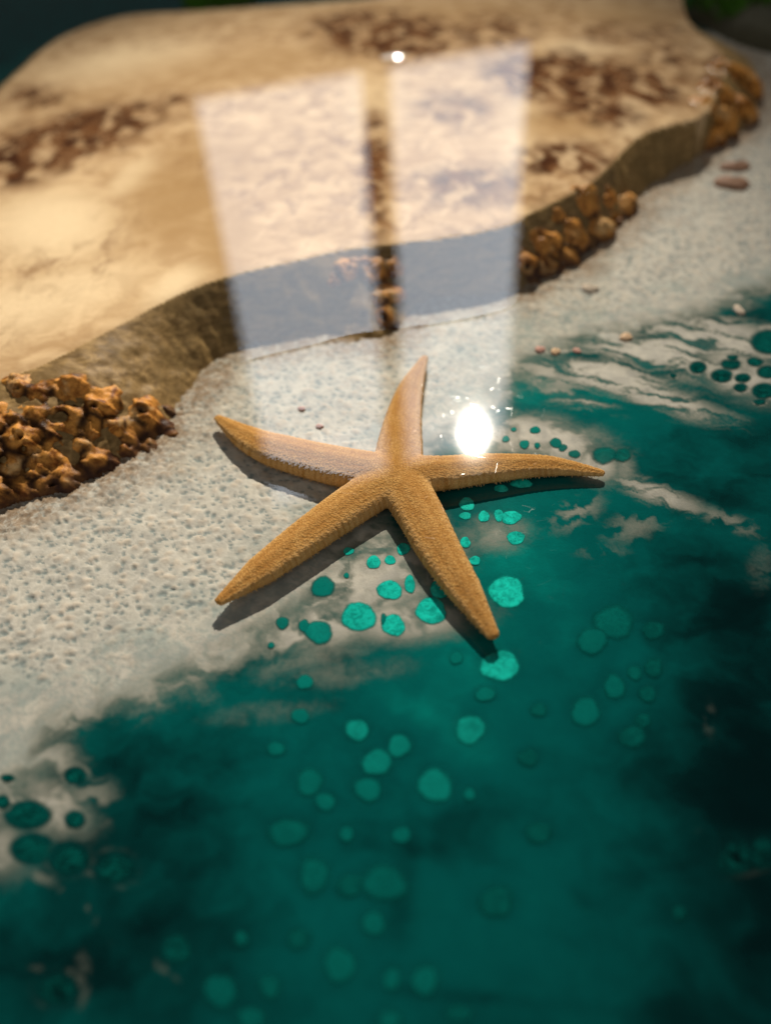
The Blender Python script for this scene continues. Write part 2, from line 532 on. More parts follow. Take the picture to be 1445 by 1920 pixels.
for lab, vox, lumps_, holes_ in KNOTS:
    vs, fs, cen, rad_ = [], [], [], []
    r_ = random.Random(len(lumps_))
    for (px, py, pr) in lumps_:
        p = on_wood(px, py)
        r = 1.18 * pr * np.linalg.norm(p - CAM) / FPX
        c = p + np.array([0, .2 * r, -.66 * r])
        cen.append(c); rad_.append(r)
        n0 = len(vs); U_, V_ = 20, 12
        ph = [r_.uniform(0, 6.28) for _ in range(4)]
        for a in range(V_ + 1):
            la = math.pi * a / V_ - math.pi / 2
            for b in range(U_):
                lo_ = 2 * math.pi * b / U_
                q = 1 + .10 * math.sin(2 * lo_ + ph[0]) + .08 * math.sin(3 * lo_ + 2 * la + ph[1]) + .06 * math.sin(4 * la + lo_ + ph[2])
                vs.append(c + r * q * np.array([math.cos(la) * math.cos(lo_), math.cos(la) * math.sin(lo_), .92 * math.sin(la)]))
        for a in range(V_):
            for b in range(U_):
                fs.append((n0 + a * U_ + b, n0 + a * U_ + (b + 1) % U_, n0 + (a + 1) * U_ + (b + 1) % U_, n0 + (a + 1) * U_ + b))
    me_ = bpy.data.meshes.new('raw'); me_.from_pydata([tuple(v) for v in vs], [], fs)
    t_ = bpy.data.objects.new('raw', me_); COL.objects.link(t_)
    md_ = t_.modifiers.new('r', 'REMESH'); md_.mode = 'VOXEL'; md_.voxel_size = vox
    s_m = t_.modifiers.new('s', 'SMOOTH'); s_m.factor = .5; s_m.iterations = 7
    kb = bpy.data.meshes.new_from_object(t_.evaluated_get(bpy.context.evaluated_depsgraph_get()))
    bpy.data.objects.remove(t_); bpy.data.meshes.remove(me_)
    n_ = len(kb.vertices)
    kv = np.empty(n_ * 3, np.float32); kb.vertices.foreach_get('co', kv); kv = kv.reshape(-1, 3).astype(float)
    kn_ = np.empty(n_ * 3, np.float32); kb.vertices.foreach_get('normal', kn_); kn_ = kn_.reshape(-1, 3)
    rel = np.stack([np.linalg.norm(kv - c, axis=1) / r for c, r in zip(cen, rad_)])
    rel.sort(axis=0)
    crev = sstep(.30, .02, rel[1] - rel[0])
    hole = np.zeros(n_)
    nz_ = fbm(kv[:, 0] * 1000 / 4 + kv[:, 2] * 180, kv[:, 1] * 1000 / 4, 4, 171) - .5
    for (px, py, pr) in holes_:
        dv = view_dir(px, py)
        w_ = kv - CAM; tt = w_ @ dv
        off = np.linalg.norm(w_ - tt[:, None] * dv, axis=1)
        near_ = off < .004
        if not near_.any():
            continue
        hit = CAM + dv * tt[near_].min()
        r = .72 * pr * np.linalg.norm(hit - CAM) / FPX
        q = np.linalg.norm((kv - hit) * np.array([1, .8, 1]), axis=1) / r * (1 + .7 * nz_)
        hole = np.maximum(hole, sstep(1.1, .6, q))
    kv = kv + kn_ * (nz_ * .0036 - hole * .0026)[:, None]
    kb.vertices.foreach_set('co', kv.astype(np.float32).ravel())
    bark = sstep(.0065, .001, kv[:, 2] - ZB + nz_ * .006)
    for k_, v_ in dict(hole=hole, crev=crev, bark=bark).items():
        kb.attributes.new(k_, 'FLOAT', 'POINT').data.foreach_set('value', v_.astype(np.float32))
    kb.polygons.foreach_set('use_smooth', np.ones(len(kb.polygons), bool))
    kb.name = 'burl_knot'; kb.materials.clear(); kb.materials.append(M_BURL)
    ko = bpy.data.objects.new('burl_knot', kb); COL.objects.link(ko); ko.parent = slab
    ko['label'] = lab

# ------------------------------------------------------------------ resin and sand bed
# foam / sand cover: 1 on the sand, 0 in the clear teal pour
SAND = [(-420, 1080), (-420, 1640), (-150, 1640), (-20, 1530), (40, 1490), (110, 1440), (130, 1375), (210, 1340), (330, 1300), (400, 1262), (470, 1225), (520, 1185), (600, 1130),
        (650, 1060), (700, 1000), (735, 930), (790, 870), (850, 830), (935, 775), (985, 705), (1040, 660), (1120, 640), (1200, 620), (1300, 600), (1380, 570), (1470, 540), (1600, 500), (1850, 450),
        (1850, 100), (1500, 60), (1300, 60), (900, 250), (500, 400), (100, 650)]
sp = sdf(plan(SAND, ZB, 3), X, Y)
wq = fbm(X / 14, Y / 14, 4, 41); wq2 = fbm(X / 14 + 50, Y / 14, 4, 47)
wxx, wyy = X + 14 * (wq - .5), Y + 14 * (wq2 - .5)
st = fbm((wxx * .91 - wyy * .40) / 34, (wxx * .40 + wyy * .91) / 5.0, 5, 61, .58)      # streaks running to the lower right
cl = fbm(wxx / 11, wyy / 11, 5, 71, .55)
foam = .46 * sstep(-13.0, 5.0, sp + 20 * (cl - .5)) + .54 * sstep(-4, 20, sp + 20 * (cl - .5))
# milky veils in the pour
for (px, py, rx, ry, v, a, kind) in [
        (1110, 695, 210, 42, .95, 0.30, 's'), (1210, 650, 210, 50, 1.0, 0.25, 's'), (1330, 630, 170, 50, 1.0, .2, 's'), (1230, 745, 150, 28, .9, .30, 's'), (1390, 700, 100, 50, .9, .3, 'f'), (1070, 745, 100, 20, .7, .25, 's'), (1330, 770, 90, 16, .5, .3, 's'),
        (1030, 690, 110, 60, .7, .2, 's'),
        (1000, 820, 150, 48, 1.0, .15, 'f'), (1110, 870, 60, 40, .8, .3, 'f'), (1230, 925, 120, 24, .75, .38, 's'), (1360, 975, 90, 20, .5, .36, 'c'), (1170, 880, 26, 40, .5, 0, 'f'),
        (1080, 960, 60, 32, .55, -.5, 'c'), (1190, 985, 70, 34, .45, -.3, 'c'), (930, 1000, 80, 40, .55, 0, 'f'), (1130, 1035, 60, 20, .3, 0, 'c'),
        (690, 1090, 190, 80, .88, -.3, 'f'), (590, 1170, 170, 58, .9, -.25, 'f'), (770, 1160, 150, 48, .8, -.1, 'f'), (840, 1080, 80, 50, .35, 0, 'c'), (800, 1000, 60, 60, .5, 0, 'f'),
        (640, 1262, 150, 34, .34, -.12, 'f'), (500, 1335, 160, 30, .24, -.1, 'f'), (560, 1225, 180, 50, .42, -.2, 'f'), (330, 1290, 150, 50, .35, -.25, 'f'), (690, 1010, 60, 50, .8, 0, 'f'),
        (60, 1490, 120, 60, .95, .5, 'f'), (170, 1500, 60, 60, .5, .8, 's'), (10, 1600, 60, 60, .75, .6, 'f'), (60, 1640, 70, 14, .42, .35, 'c'), (150, 1690, 95, 15, .38, .55, 'c'), (240, 1770, 90, 20, .36, .6, 'c'),
        (150, 1840, 22, 60, .4, .1, 'c'), (205, 1645, 60, 8, .38, .2, 'f'), (300, 1815, 50, 10, .3, .6, 'c'), (110, 1820, 60, 10, .35, .1, 'c'),
        (1310, 1590, 14, 40, .3, 0, 'c'), (1400, 1640, 70, 10, .22, -.2, 'f'), (1330, 1350, 16, 50, .22, 0, 'c'), (1430, 1060, 40, 60, .25, .3, 'c')]:
    tex = {'s': .25 + .75 * sstep(.36, .58, st), 'c': sstep(.38, .56, cl), 'f': .6 + .4 * sstep(.3, .6, cl)}[kind]
    foam = np.maximum(foam, v * blob(px, py, rx, ry, X, Y, ZB * 1.0, 1.3, a) * tex)
# thin blue-green windows in the milky border of the sand
thin = sstep(12, 2, sp) * sstep(-14, -6, sp) * sstep(.47, .62, fbm(wxx / 16, wyy / 9, 5, 83, .6)) * .4
foam = np.clip(foam * (1 - thin), 0, 1)

# pits and grains of the sand
dep = fbm(X / 22, Y / 22, 3, 105)
pz = sstep(8, 32, sp + 22 * (dep - .5))
pf1, pf2, pid = worley((X + 5 * (wq - .5)) / 3.9, (Y + 5 * (wq2 - .5)) / 3.5, 91)
qf1, qf2, qid = worley(X / 1.7, Y / 1.6, 95)
grain_n = fbm(X / 1.3, Y / 1.3, 4, 99, .62)
bump_m = np.clip(1 - (pf1 / .42) ** 2, 0, 1) * np.where(pid > .5, .4 + pid * 1.1, 0) * sstep(.3, .6, dep + .25 * (pid - .5) + .1)
pit_m = np.clip(1 - (pf1 / (.16 + .5 * pid)) ** 2, 0, 1) * np.where(pid < .46, 1.1, 0)
near_wood = sstep(-24, -3, sd_foot) * (1 - sstep(0, 14, -0 * sd_foot))
rough_w = np.clip(sstep(-26, -4, sd_foot), 0, 1)
bz = ZB * 1000 + foam * pz * (0.27 * bump_m - .36 * pit_m + .08 * np.clip(1 - (qf1 / .45) ** 2, 0, 1) * ((qid > .6) * 1.0 - 2.2 * (qid < .22)) + .16 * (grain_n - .5)) \
    + rough_w * (grain_n - .4) * 1.3 + (dep - .5) * .8 * pz
pit = np.maximum(pit_m, np.clip(1.3 - (qf1 / .38) ** 2, 0, 1) * (qid < .22)) * pz; bmp = bump_m * pz

# teal pigment: where the cloudy pour is lighter
teal = .28 + .5 * (fbm(wxx / 24, wyy / 17, 5, 111, .58) - .38)
for (px, py, rx, ry, v, a) in [(950, 1120, 190, 160, .30, 0), (860, 1270, 130, 130, .22, 0), (1020, 950, 150, 110, .25, 0), (700, 1390, 170, 110, .10, .3), (850, 1380, 220, 40, .2, .55), (1150, 760, 150, 60, .2, .2),
                               (900, 1740, 230, 200, .10, 0), (620, 1830, 170, 130, .14, 0), (560, 1540, 140, 110, .12, 0), (1150, 1220, 120, 130, .12, 0), (1100, 1700, 150, 160, .15, 0), (980, 740, 90, 50, .3, 0),
                               (250, 1500, 230, 160, -.12, 0), (200, 1750, 260, 190, -.22, 0), (1400, 1500, 200, 600, -.30, 0), (1330, 850, 160, 130, -.08, 0), (1330, 1120, 170, 130, -.14, 0), (760, 1650, 26, 150, -.14, .1),
                               (900, 1870, 200, 16, -.14, .1), (740, 1590, 120, 20, -.1, .1), (420, 1420, 150, 60, -.05, 0), (790, 1010, 60, 60, -.1, 0), (1090, 1690, 16, 40, -.1, -.8)]:
    teal = teal + v * blob(px, py, rx, ry, X, Y, ZB, 1.2, a)
teal = np.clip(.5 * (teal + np.sqrt(teal ** 2 + .012)), .01, 1)

# round cells of clear pigment in the pour: (x, y, half width, half height, tone)
CELLS = [
    (950, 1107, 37, 31, .95), (937, 1246, 38, 32, .85), (881, 1366, 31, 30, .72), (815, 1471, 36, 37, .62), (706, 1428, 32, 28, .62), (748, 1397, 25, 24, .62), (689, 1479, 29, 26, .55),
    (669, 1367, 24, 23, .66), (672, 1154, 34, 31, .80), (737, 1170, 24, 22, .86), (808, 1143, 32, 26, .92), (730, 1104, 25, 20, .86), (768, 1093, 11, 19, .8), (700, 1052, 15, 13, .85),
    (731, 1048, 11, 10, .8), (653, 1031, 11, 8, .85), (756, 1027, 13, 13, .95), (597, 1183, 29, 25, .62), (569, 1171, 11, 14, .55), (529, 1166, 15, 13, .5), (508, 1208, 8, 7, .5), (605, 1098, 26, 22, .55),
    (649, 1077, 6, 6, .6), (571, 1277, 18, 16, .58), (562, 1341, 20, 17, .5), (825, 1100, 20, 22, .92), (890, 1049, 11, 10, .85), (872, 1015, 11, 11, .85), (967, 1006, 19, 13, .95), (958, 968, 20, 14, .95),
    (935, 964, 9, 13, .9), (907, 966, 12, 11, .9), (875, 943, 16, 13, .9), (939, 914, 14, 8, .95), (977, 904, 22, 10, 1.0), (872, 965, 12, 8, .8), (982, 877, 9, 7, .7),
    (1003, 804, 11, 8, .62), (963, 803, 6, 5, .6), (948, 821, 8, 7, .6), (983, 831, 11, 9, .6), (1007, 833, 6, 7, .55), (1042, 828, 13, 11, .5), (1055, 837, 10, 8, .42), (1077, 849, 13, 9, .4),
    (1133, 851, 27, 19, .36), (1167, 851, 18, 16, .33), (910, 1300, 22, 16, .55), (855, 1232, 14, 14, .55), (719, 1160, 7, 14, .5), (580, 1465, 30, 30, .33), (609, 1502, 22, 20, .36), (517, 1403, 20, 16, .32),
    (649, 1563, 16, 16, .36), (752, 1565, 21, 18, .38), (588, 1640, 34, 40, .28), (700, 1730, 26, 28, .34), (636, 1808, 34, 40, .36), (734, 1836, 19, 26, .36), (796, 1838, 28, 34, .38), (412, 1858, 36, 38, .28),
    (452, 1760, 15, 18, .22), (1110, 1200, 33, 30, .34), (1150, 1164, 46, 36, .30), (1152, 1286, 24, 27, .34), (1098, 1333, 32, 31, .40), (1190, 1260, 17, 16, .26), (1225, 1250, 22, 22, .2), (1214, 1300, 20, 18, .22),
    (1186, 1380, 30, 24, .22), (1205, 1350, 18, 16, .2), (880, 1488, 12, 14, .42), (720, 1655, 50, 40, .30), (1225, 1180, 24, 22, .18), (540, 1560, 46, 30, .27), (470, 1910, 30, 26, .28), (730, 1915, 24, 24, .34), (1275, 1712, 18, 18, .12), (560, 1760, 26, 24, .2), (860, 1900, 30, 18, .26), (930, 1690, 40, 34, .24), (1010, 1560, 30, 26, .2), (655, 1660, 30, 26, .22), (330, 1780, 34, 30, .12), (505, 1850, 24, 26, .24), (990, 1420, 22, 20, .2), (1010, 1330, 18, 16, .24),
    # dark cells in the milky veil
    (1308, 688, 17, 12, .10), (1370, 682, 19, 11, .12), (1353, 704, 22, 13, .10), (1373, 669, 11, 5, .14), (1416, 677, 16, 9, .24), (1440, 697, 22, 12, .24), (1392, 708, 16, 9, .12), (1388, 726, 14, 8, .12), (1432, 732, 24, 15, .18),
    (1262, 704, 7, 4, .16), (1424, 753, 12, 5, .16), (1440, 640, 34, 24, .26),
    (141, 1454, 22, 17, .12), (52, 1528, 46, 28, .10), (14, 1459, 14, 7, .06), (5, 1504, 14, 14, .05), (140, 1537, 20, 18, .12), (215, 1628, 42, 32, .08), (60, 1592, 44, 30, .10), (130, 1610, 38, 34, .08), (107, 1855, 42, 32, .06),
    (1380, 1610, 40, 40, .02), (1430, 1600, 26, 40, .03),
]
ring = np.zeros(X.shape)
for (px, py, rx, ry, v) in CELLS:
    b = blob(px, py, rx * 1.28, ry * 1.28, X, Y, ZB, 3.0)
    ring = np.maximum(ring, b)
    if v < .3 and (py < 900 or px < 300):
        foam = np.maximum(foam, .8 * blob(px, py, rx * 1.45, ry * 1.5, X, Y, ZB, 4.0) * (.35 + .65 * sstep(.3, .6, cl)) * (1 if py < 900 else .6 if py < 1520 else .25))
        foam = foam * (1 - blob(px, py, rx * 1.0, ry * 1.0, X, Y, ZB, 5.0))

m = NT('teal_resin_and_sand')
fine = m.pos()
tcol = m.mix(m.ramp(m.attr('teal'), 0.0, .55), (.0003, .010, .011), (.0004, .094, .088))
tcol = m.mix(m.ramp(m.attr('teal'), .5, 1.0), tcol, (.001, .215, .18))
tcol = m.mix(m.math('MULTIPLY', m.ramp(m.noise(fine, .25, 7, .68, .8), .42, .7), m.math('MULTIPLY', m.ramp(m.attr('teal'), .1, .6), .35)), tcol, (.001, .115, .10))
tcol = m.mix(m.math('MULTIPLY', m.attr('ring'), .22), tcol, (.0015, .035, .032))
sand = m.mix(m.ramp(m.noise(fine, .16, 6, .65, .4), .3, .7), (.37, .362, .322), (.535, .51, .435))
sand = m.mix(m.math('MULTIPLY', m.ramp(m.noise(fine, 1.1, 5, .7), .5, .8), m.ramp(m.noise(fine, .03, 3), .4, .65)), sand, (.30, .265, .215))
sand = m.mix(m.math('MULTIPLY', m.attr('lace'), .5), sand, (.62, .595, .52))
sand = m.mix(m.math('MULTIPLY', m.attr('swirl'), .6), sand, (.22, .29, .275))
sand = m.mix(m.math('MULTIPLY', m.attr('pit'), .8), sand, (.16, .21, .21))
sand = m.mix(m.math('MULTIPLY', m.attr('bmp'), .28), sand, (.60, .47, .34))
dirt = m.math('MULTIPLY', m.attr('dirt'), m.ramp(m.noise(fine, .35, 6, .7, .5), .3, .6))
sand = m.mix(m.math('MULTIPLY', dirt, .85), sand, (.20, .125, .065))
milk = m.mix(m.ramp(m.attr('foam'), .35, .98), (.21, .215, .175), sand)
fo = m.attr('foam')
fo = m.math('ADD', fo, m.math('MULTIPLY', m.math('SUBTRACT', m.noise(fine, .5, 7, .7, .6), .5), .35))
fo = m.math('MULTIPLY', m.ramp(fo, .06, .72), m.ramp(m.attr('foam'), 0.02, .2))
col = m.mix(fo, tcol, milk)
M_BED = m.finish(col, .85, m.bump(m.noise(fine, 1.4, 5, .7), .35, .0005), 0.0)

hide_q = qc(sd_foot) > 14.0
swirl = 1 - np.abs(2 * fbm(wxx / 15 + 6 * wq2, wyy / 11 + 6 * wq, 4, 151, .5) - 1)
swirl = sstep(.84, .97, swirl) * sstep(34, 14, sp) * sstep(-2, 5, sp)
blot = sstep(.46, .66, fbm(wxx / 19, wyy / 15, 5, 161, .6)) * sstep(-4, 6, sp) * sstep(46, 20, sp)
lf1, lf2, _l = worley((X + 4 * (wq - .5)) / 5.2, (Y + 4 * (wq2 - .5)) / 4.4, 191)
lace = sstep(.20, .02, lf2 - lf1) * pz
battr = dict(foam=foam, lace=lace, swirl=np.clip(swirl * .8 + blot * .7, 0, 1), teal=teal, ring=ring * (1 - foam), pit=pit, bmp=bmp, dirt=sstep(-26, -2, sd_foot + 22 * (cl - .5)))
sand_q = (qc(foam * sstep(-4, 2, sp)) > .5)
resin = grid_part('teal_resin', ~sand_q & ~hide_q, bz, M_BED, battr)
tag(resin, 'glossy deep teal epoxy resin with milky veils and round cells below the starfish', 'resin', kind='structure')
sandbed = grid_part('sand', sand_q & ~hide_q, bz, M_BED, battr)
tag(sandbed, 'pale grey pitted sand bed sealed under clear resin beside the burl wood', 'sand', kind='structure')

# table board under everything
m = NT('board')
c = m.mix(m.noise(m.pos((30, 300, 1)), 1.0, 5), (.0004, .022, .022), (.0006, .035, .034))
M_BOARD = m.finish(c, .8, None, 0.0)
bv = [(-2.5, -1.2, -.026), (2.5, -1.2, -.026), (2.5, 3.0, -.026), (-2.5, 3.0, -.026), (-2.5, -1.2, -.07), (2.5, -1.2, -.07), (2.5, 3.0, -.07), (-2.5, 3.0, -.07)]
bf = [(0, 1, 2, 3), (7, 6, 5, 4), (0, 4, 5, 1), (1, 5, 6, 2), (2, 6, 7, 3), (3, 7, 4, 0)]
tag(mesh_obj('table_ground', bv, bf, M_BOARD, smooth=False), kind='structure')


# cells: flat lens-shaped islands of clear pigment lying in the pour
def cell_mat():
    m = NT('pigment_cell')
    fine = m.pos()
    a = m.attr('tone')
    c = m.mix(m.ramp(a, 0, .55), (.0004, .008, .009), (.001, .15, .128))
    c = m.mix(m.ramp(a, .5, 1.0), c, (.012, .66, .52))
    mo = m.noise(fine, .42, 7, .74, .7)
    c = m.mix(m.math('MULTIPLY', m.ramp(mo, .40, .66), .75), c, (.002, .17, .14))
    big = m.noise(fine, .12, 3, .6)
    c = m.mix(m.math('MULTIPLY', m.ramp(big, .45, .7), .35), c, (.001, .12, .10))
    spk = m.math('MULTIPLY', m.math('LESS_THAN', m.math('ADD', m.voro(fine, 1.7), m.math('MULTIPLY', mo, .25)), .30), m.math('GREATER_THAN', m.noise(fine, .22, 3), .52))
    c = m.mix(m.math('MULTIPLY', spk, .8), c, (.002, .03, .028))
    rw = m.math('ADD', m.attr('rim'), m.math('MULTIPLY', m.math('SUBTRACT', m.noise(fine, .7, 5, .7), .5), .7))
    c = m.mix(m.math('MULTIPLY', m.ramp(rw, 0, .55), .45), c, (.001, .06, .055))
    al = m.math('SUBTRACT', 1.0, m.ramp(m.math('MAXIMUM', rw, m.math('MULTIPLY_ADD', m.attr('rim'), 2.0, -1.0)), .30, 1.0))
    m.t.links.new(m.math('MULTIPLY', al, m.math('MULTIPLY_ADD', m.ramp(a, 0.0, .7), .30, .66)), m.b.inputs['Alpha'])
    return m.finish(c, .8, m.bump(mo, .2, .0004), 0.0)


M_CELL = cell_mat()
for i, (px, py, rx, ry, v) in enumerate(CELLS):
    r_ = random.Random(i * 13 + 5)
    if py > 1100 and v < .45 and 300 < px < 1300:
        v = v * 1.15 + .06
    c = at(px, py, ZB + .0006)
    ux = (at(px + rx, py, ZB + .0006) - at(px - rx, py, ZB + .0006)) / 2
    uy = (at(px, py - ry, ZB + .0006) - at(px, py + ry, ZB + .0006)) / 2
    N, K = 44, 12
    edge = max(.30, min(.80, .35 + .5 * v))
    zc_ = ZB + .00006 + .00001 * (i % 7)
    ph = [r_.uniform(0, 6.28) for _ in range(4)]
    vs, tn, rm = [(0, 0, 0)], [v], [0.0]
    vs[0] = (c[0], c[1], zc_ + .00015)
    for k in range(1, K + 1):
        q = k / K
        for j in range(N):
            t = 2 * math.pi * j / N
            rr = q * (1 + .05 * math.sin(2 * t + ph[0]) + .045 * math.sin(3 * t + ph[1]) + .02 * math.sin(5 * t + ph[2]) + .012 * math.sin(9 * t + ph[3]))
            p = c + ux * (rr * math.cos(t)) + uy * (rr * math.sin(t))
            vs.append((p[0], p[1], zc_ + .00015 * (1 - q ** 4)))
            tn.append(v); rm.append(max(0, (q - edge) / (1 - edge)))
    fs = []
    for j in range(N):
        fs.append((0, 1 + j, 1 + (j + 1) % N, 1 + (j + 1) % N))
    tri = [(0, 1 + j, 1 + (j + 1) % N) for j in range(N)]
    quad = []
    for k in range(K - 1):
        for j in range(N):
            a = 1 + k * N + j; b = 1 + k * N + (j + 1) % N
            quad += [(a, a + N, b + N), (a, b + N, b)]
    o = mesh_obj('pigment_cell', vs, tri + quad, M_CELL, resin, dict(tone=tn, rim=rm))
    if i == 0:
        o['label'] = 'largest bright turquoise cell right of the lower right starfish arm'

# ------------------------------------------------------------------ starfish
ARMS = {
    'top': ([(745, 893), (750, 830), (757, 780), (771, 726), (797, 668)], [7.2, 6.4, 5.3, 3.9, 1.0], 0.0),
    'left': ([(745, 893), (640, 876), (522, 846), (462, 820), (406, 782)], [7.2, 7.0, 6.1, 4.3, 1.1], 0.0),
    'right': ([(745, 893), (838, 886), (922, 876), (1030, 870), (1133, 881)], [7.2, 5.9, 5.1, 3.5, 1.1], -.0015),
    'lower_left': ([(745, 893), (648, 956), (570, 1012), (488, 1073), (409, 1132)], [7.2, 6.3, 5.5, 4.3, 1.2], .0004),
    'lower_right': ([(745, 893), (790, 970), (822, 1030), (866, 1100), (926, 1195)], [7.2, 6.2, 5.5, 4.3, 1.4], 0.0),
}
verts, faces, axes = [], [], []
for nm, (pts, rad, dz) in ARMS.items():
    ax = smooth_poly([at(px, py, ZS)[:2] for px, py in pts], 10, False)
    L = np.r_[0, np.cumsum(np.linalg.norm(np.diff(ax, axis=0), axis=1))]; L = L / L[-1]
    seg = np.linalg.norm(np.diff(np.array([at(px, py, ZS)[:2] for px, py in pts]), axis=0), axis=1)
    kn = np.r_[0, np.cumsum(seg)] / seg.sum()
    rr = np.interp(L, kn, rad) / 1000 * 1.19
    zz = ZS + dz * L ** 1.5
    axes.append((nm, ax, L, rr, zz))
    n0 = len(verts); M = 28
    tang = np.gradient(ax, axis=0); tang /= np.linalg.norm(tang, axis=1)[:, None]
    for i in range(len(ax)):
        nx, ny = -tang[i, 1], tang[i, 0]
        for j in range(M):
            t = 2 * math.pi * j / M
            c_, s_ = math.cos(t), math.sin(t)
            h = (.58 if s_ > 0 else .46) * rr[i]
            e = 1.0
            z = h * math.copysign(abs(s_) ** .9, s_)
            verts.append((ax[i, 0] + nx * rr[i] * c_, ax[i, 1] + ny * rr[i] * c_, zz[i] + z))
    for i in range(len(ax) - 1):
        for j in range(M):
            a = n0 + i * M + j; b = n0 + i * M + (j + 1) % M
            faces.append((a, b, b + M, a + M))
    # rounded tip and closed root
    for ring_i, tip in ((len(ax) - 1, 1), (0, -1)):
        base = n0 + ring_i * M
        cvi = len(verts)
        p = ax[ring_i] + tip * tang[ring_i] * rr[ring_i] * .6
        verts.append((p[0], p[1], zz[ring_i]))
        for j in range(M):
            a = base + j; b = base + (j + 1) % M
            faces.append((a, b, cvi, cvi) if tip < 0 else (b, a, cvi, cvi))
me = bpy.data.meshes.new('raw')
me.from_pydata([tuple(v) for v in verts], [], [tuple(dict.fromkeys(f)) for f in faces])
tmp = bpy.data.objects.new('raw', me); COL.objects.link(tmp)
md = tmp.modifiers.new('r', 'REMESH'); md.mode = 'VOXEL'; md.voxel_size = .00046
sm = tmp.modifiers.new('s', 'SMOOTH'); sm.factor = .5; sm.iterations = 9
dg = bpy.context.evaluated_depsgraph_get()
ev = tmp.evaluated_get(dg)
body = bpy.data.meshes.new_from_object(ev)
bpy.data.objects.remove(tmp); bpy.data.meshes.remove(me)
nv = len(body.vertices)
cv = np.empty(nv * 3, np.float32); body.vertices.foreach_get('co', cv); cv = cv.reshape(-1, 3).astype(float)
nr = np.empty(nv * 3, np.float32); body.vertices.foreach_get('normal', nr); nr = nr.reshape(-1, 3)
best = np.full(nv, 9.0); along = np.zeros(nv); across = np.zeros(nv)
for nm, ax, L, rr, zz in axes:
    for i in range(len(ax) - 1):
        a, b = ax[i], ax[i + 1]
        e = b - a; el = np.linalg.norm(e)
        w = cv[:, :2] - a
        t = np.clip((w @ e) / el ** 2, 0, 1)
        dd = w - t[:, None] * e
        lat = (e[0] * dd[:, 1] - e[1] * dd[:, 0]) / el
        dist = np.linalg.norm(dd, axis=1)
        rel = dist / (rr[i] * (1 - t) + rr[i + 1] * t)
        mk = rel < best
        best = np.where(mk, rel, best)
        ln = (L[i] * (1 - t) + L[i + 1] * t)
        tot = np.sum(np.linalg.norm(np.diff(ax, axis=0), axis=1)) * 1000
        along = np.where(mk, ln * tot, along); across = np.where(mk, rel, across)
up = np.clip(nr[:, 2], 0, 1)
# plated rows: a soft keel along each arm, marginal plates along the sides
rowp = np.abs(np.sin(along * math.pi / 2.1))
fine_row = np.abs(np.sin(along * math.pi / 1.0 + across * 1.6))
marg = sstep(.58, .78, across) * sstep(1.25, .95, across)
keel = np.exp(-(across / .16) ** 2) * sstep(6, 12, along)
groove = np.exp(-((across - .36) / .10) ** 2) * sstep(6, 12, along)
dsp = .05 * fine_row + .08 * marg * rowp * (.6 + .8 * fbm(cv[:, 0] * 500, cv[:, 1] * 500, 2, 181)) + .16 * keel - .10 * groove + .10 * marg
g_n = fbm(cv[:, 0] * 1000 / .7, cv[:, 1] * 1000 / .7, 3, 131)
gw, _, _ = worley(cv[:, 0] * 1000 / .85 + 7, cv[:, 1] * 1000 / .85, 137)
dsp = dsp + (.17 * np.clip(1 - (gw / .6) ** 2, 0, 1) + .05 * (g_n - .5)) * (.4 + .6 * up)
cv2 = cv + nr * (dsp / 1000)[:, None]
body.vertices.foreach_set('co', cv2.astype(np.float32).ravel())
for k_, v_ in dict(along=along, across=across, marg=marg * rowp, keel=keel, groove=groove, rows=fine_row).items():
    a_ = body.attributes.new(k_, 'FLOAT', 'POINT'); a_.data.foreach_set('value', v_.astype(np.float32))
body.polygons.foreach_set('use_smooth', np.ones(len(body.polygons), bool))
body.name = 'starfish'
m = NT('starfish_skin')
fine = m.pos()
gran = m.voro(fine, 1.6)
c = m.mix(m.ramp(m.noise(fine, .13, 5, .6, .4), .32, .68), (.56, .30, .085), (.76, .465, .16))
c = m.mix(m.math('MULTIPLY', m.ramp(gran, .2, .55), .75), c, (.38, .185, .05))
c = m.mix(m.math('MULTIPLY', m.math('SUBTRACT', 1.0, m.attr('rows')), .5), c, (.30, .125, .028))
c = m.mix(m.math('MULTIPLY', m.attr('groove'), .35), c, (.30, .13, .03))
c = m.mix(m.math('MULTIPLY', m.attr('marg'), .38), c, (.78, .50, .22))
c = m.mix(m.math('MULTIPLY', m.attr('keel'), .22), c, (.30, .14, .04))
c = m.mix(m.math('MULTIPLY', m.ramp(m.noise(fine, .5, 4, .6), .5, .75), .3), c, (.66, .40, .16))
hgt = m.math('SUBTRACT', m.math('MULTIPLY', m.noise(fine, 2.2, 4, .7), .6), gran)
M_STAR = m.finish(c, .8, m.bump(hgt, .55, .00035), .0)
ng = m.n('ShaderNodeNewGeometry'); nx_ = m.n('ShaderNodeSeparateXYZ'); m.t.links.new(ng.outputs['True Normal'], nx_.inputs[0])
m.t.links.new(m.ramp(nx_.outputs[2], .35, .7), m.b.inputs['Coat Weight'])
body.materials.clear(); body.materials.append(M_STAR)
star = bpy.data.objects.new('starfish', body)
COL.objects.link(star)
tag(star, 'ochre orange five armed starfish with granular skin embedded in clear resin over sand and teal', 'starfish')

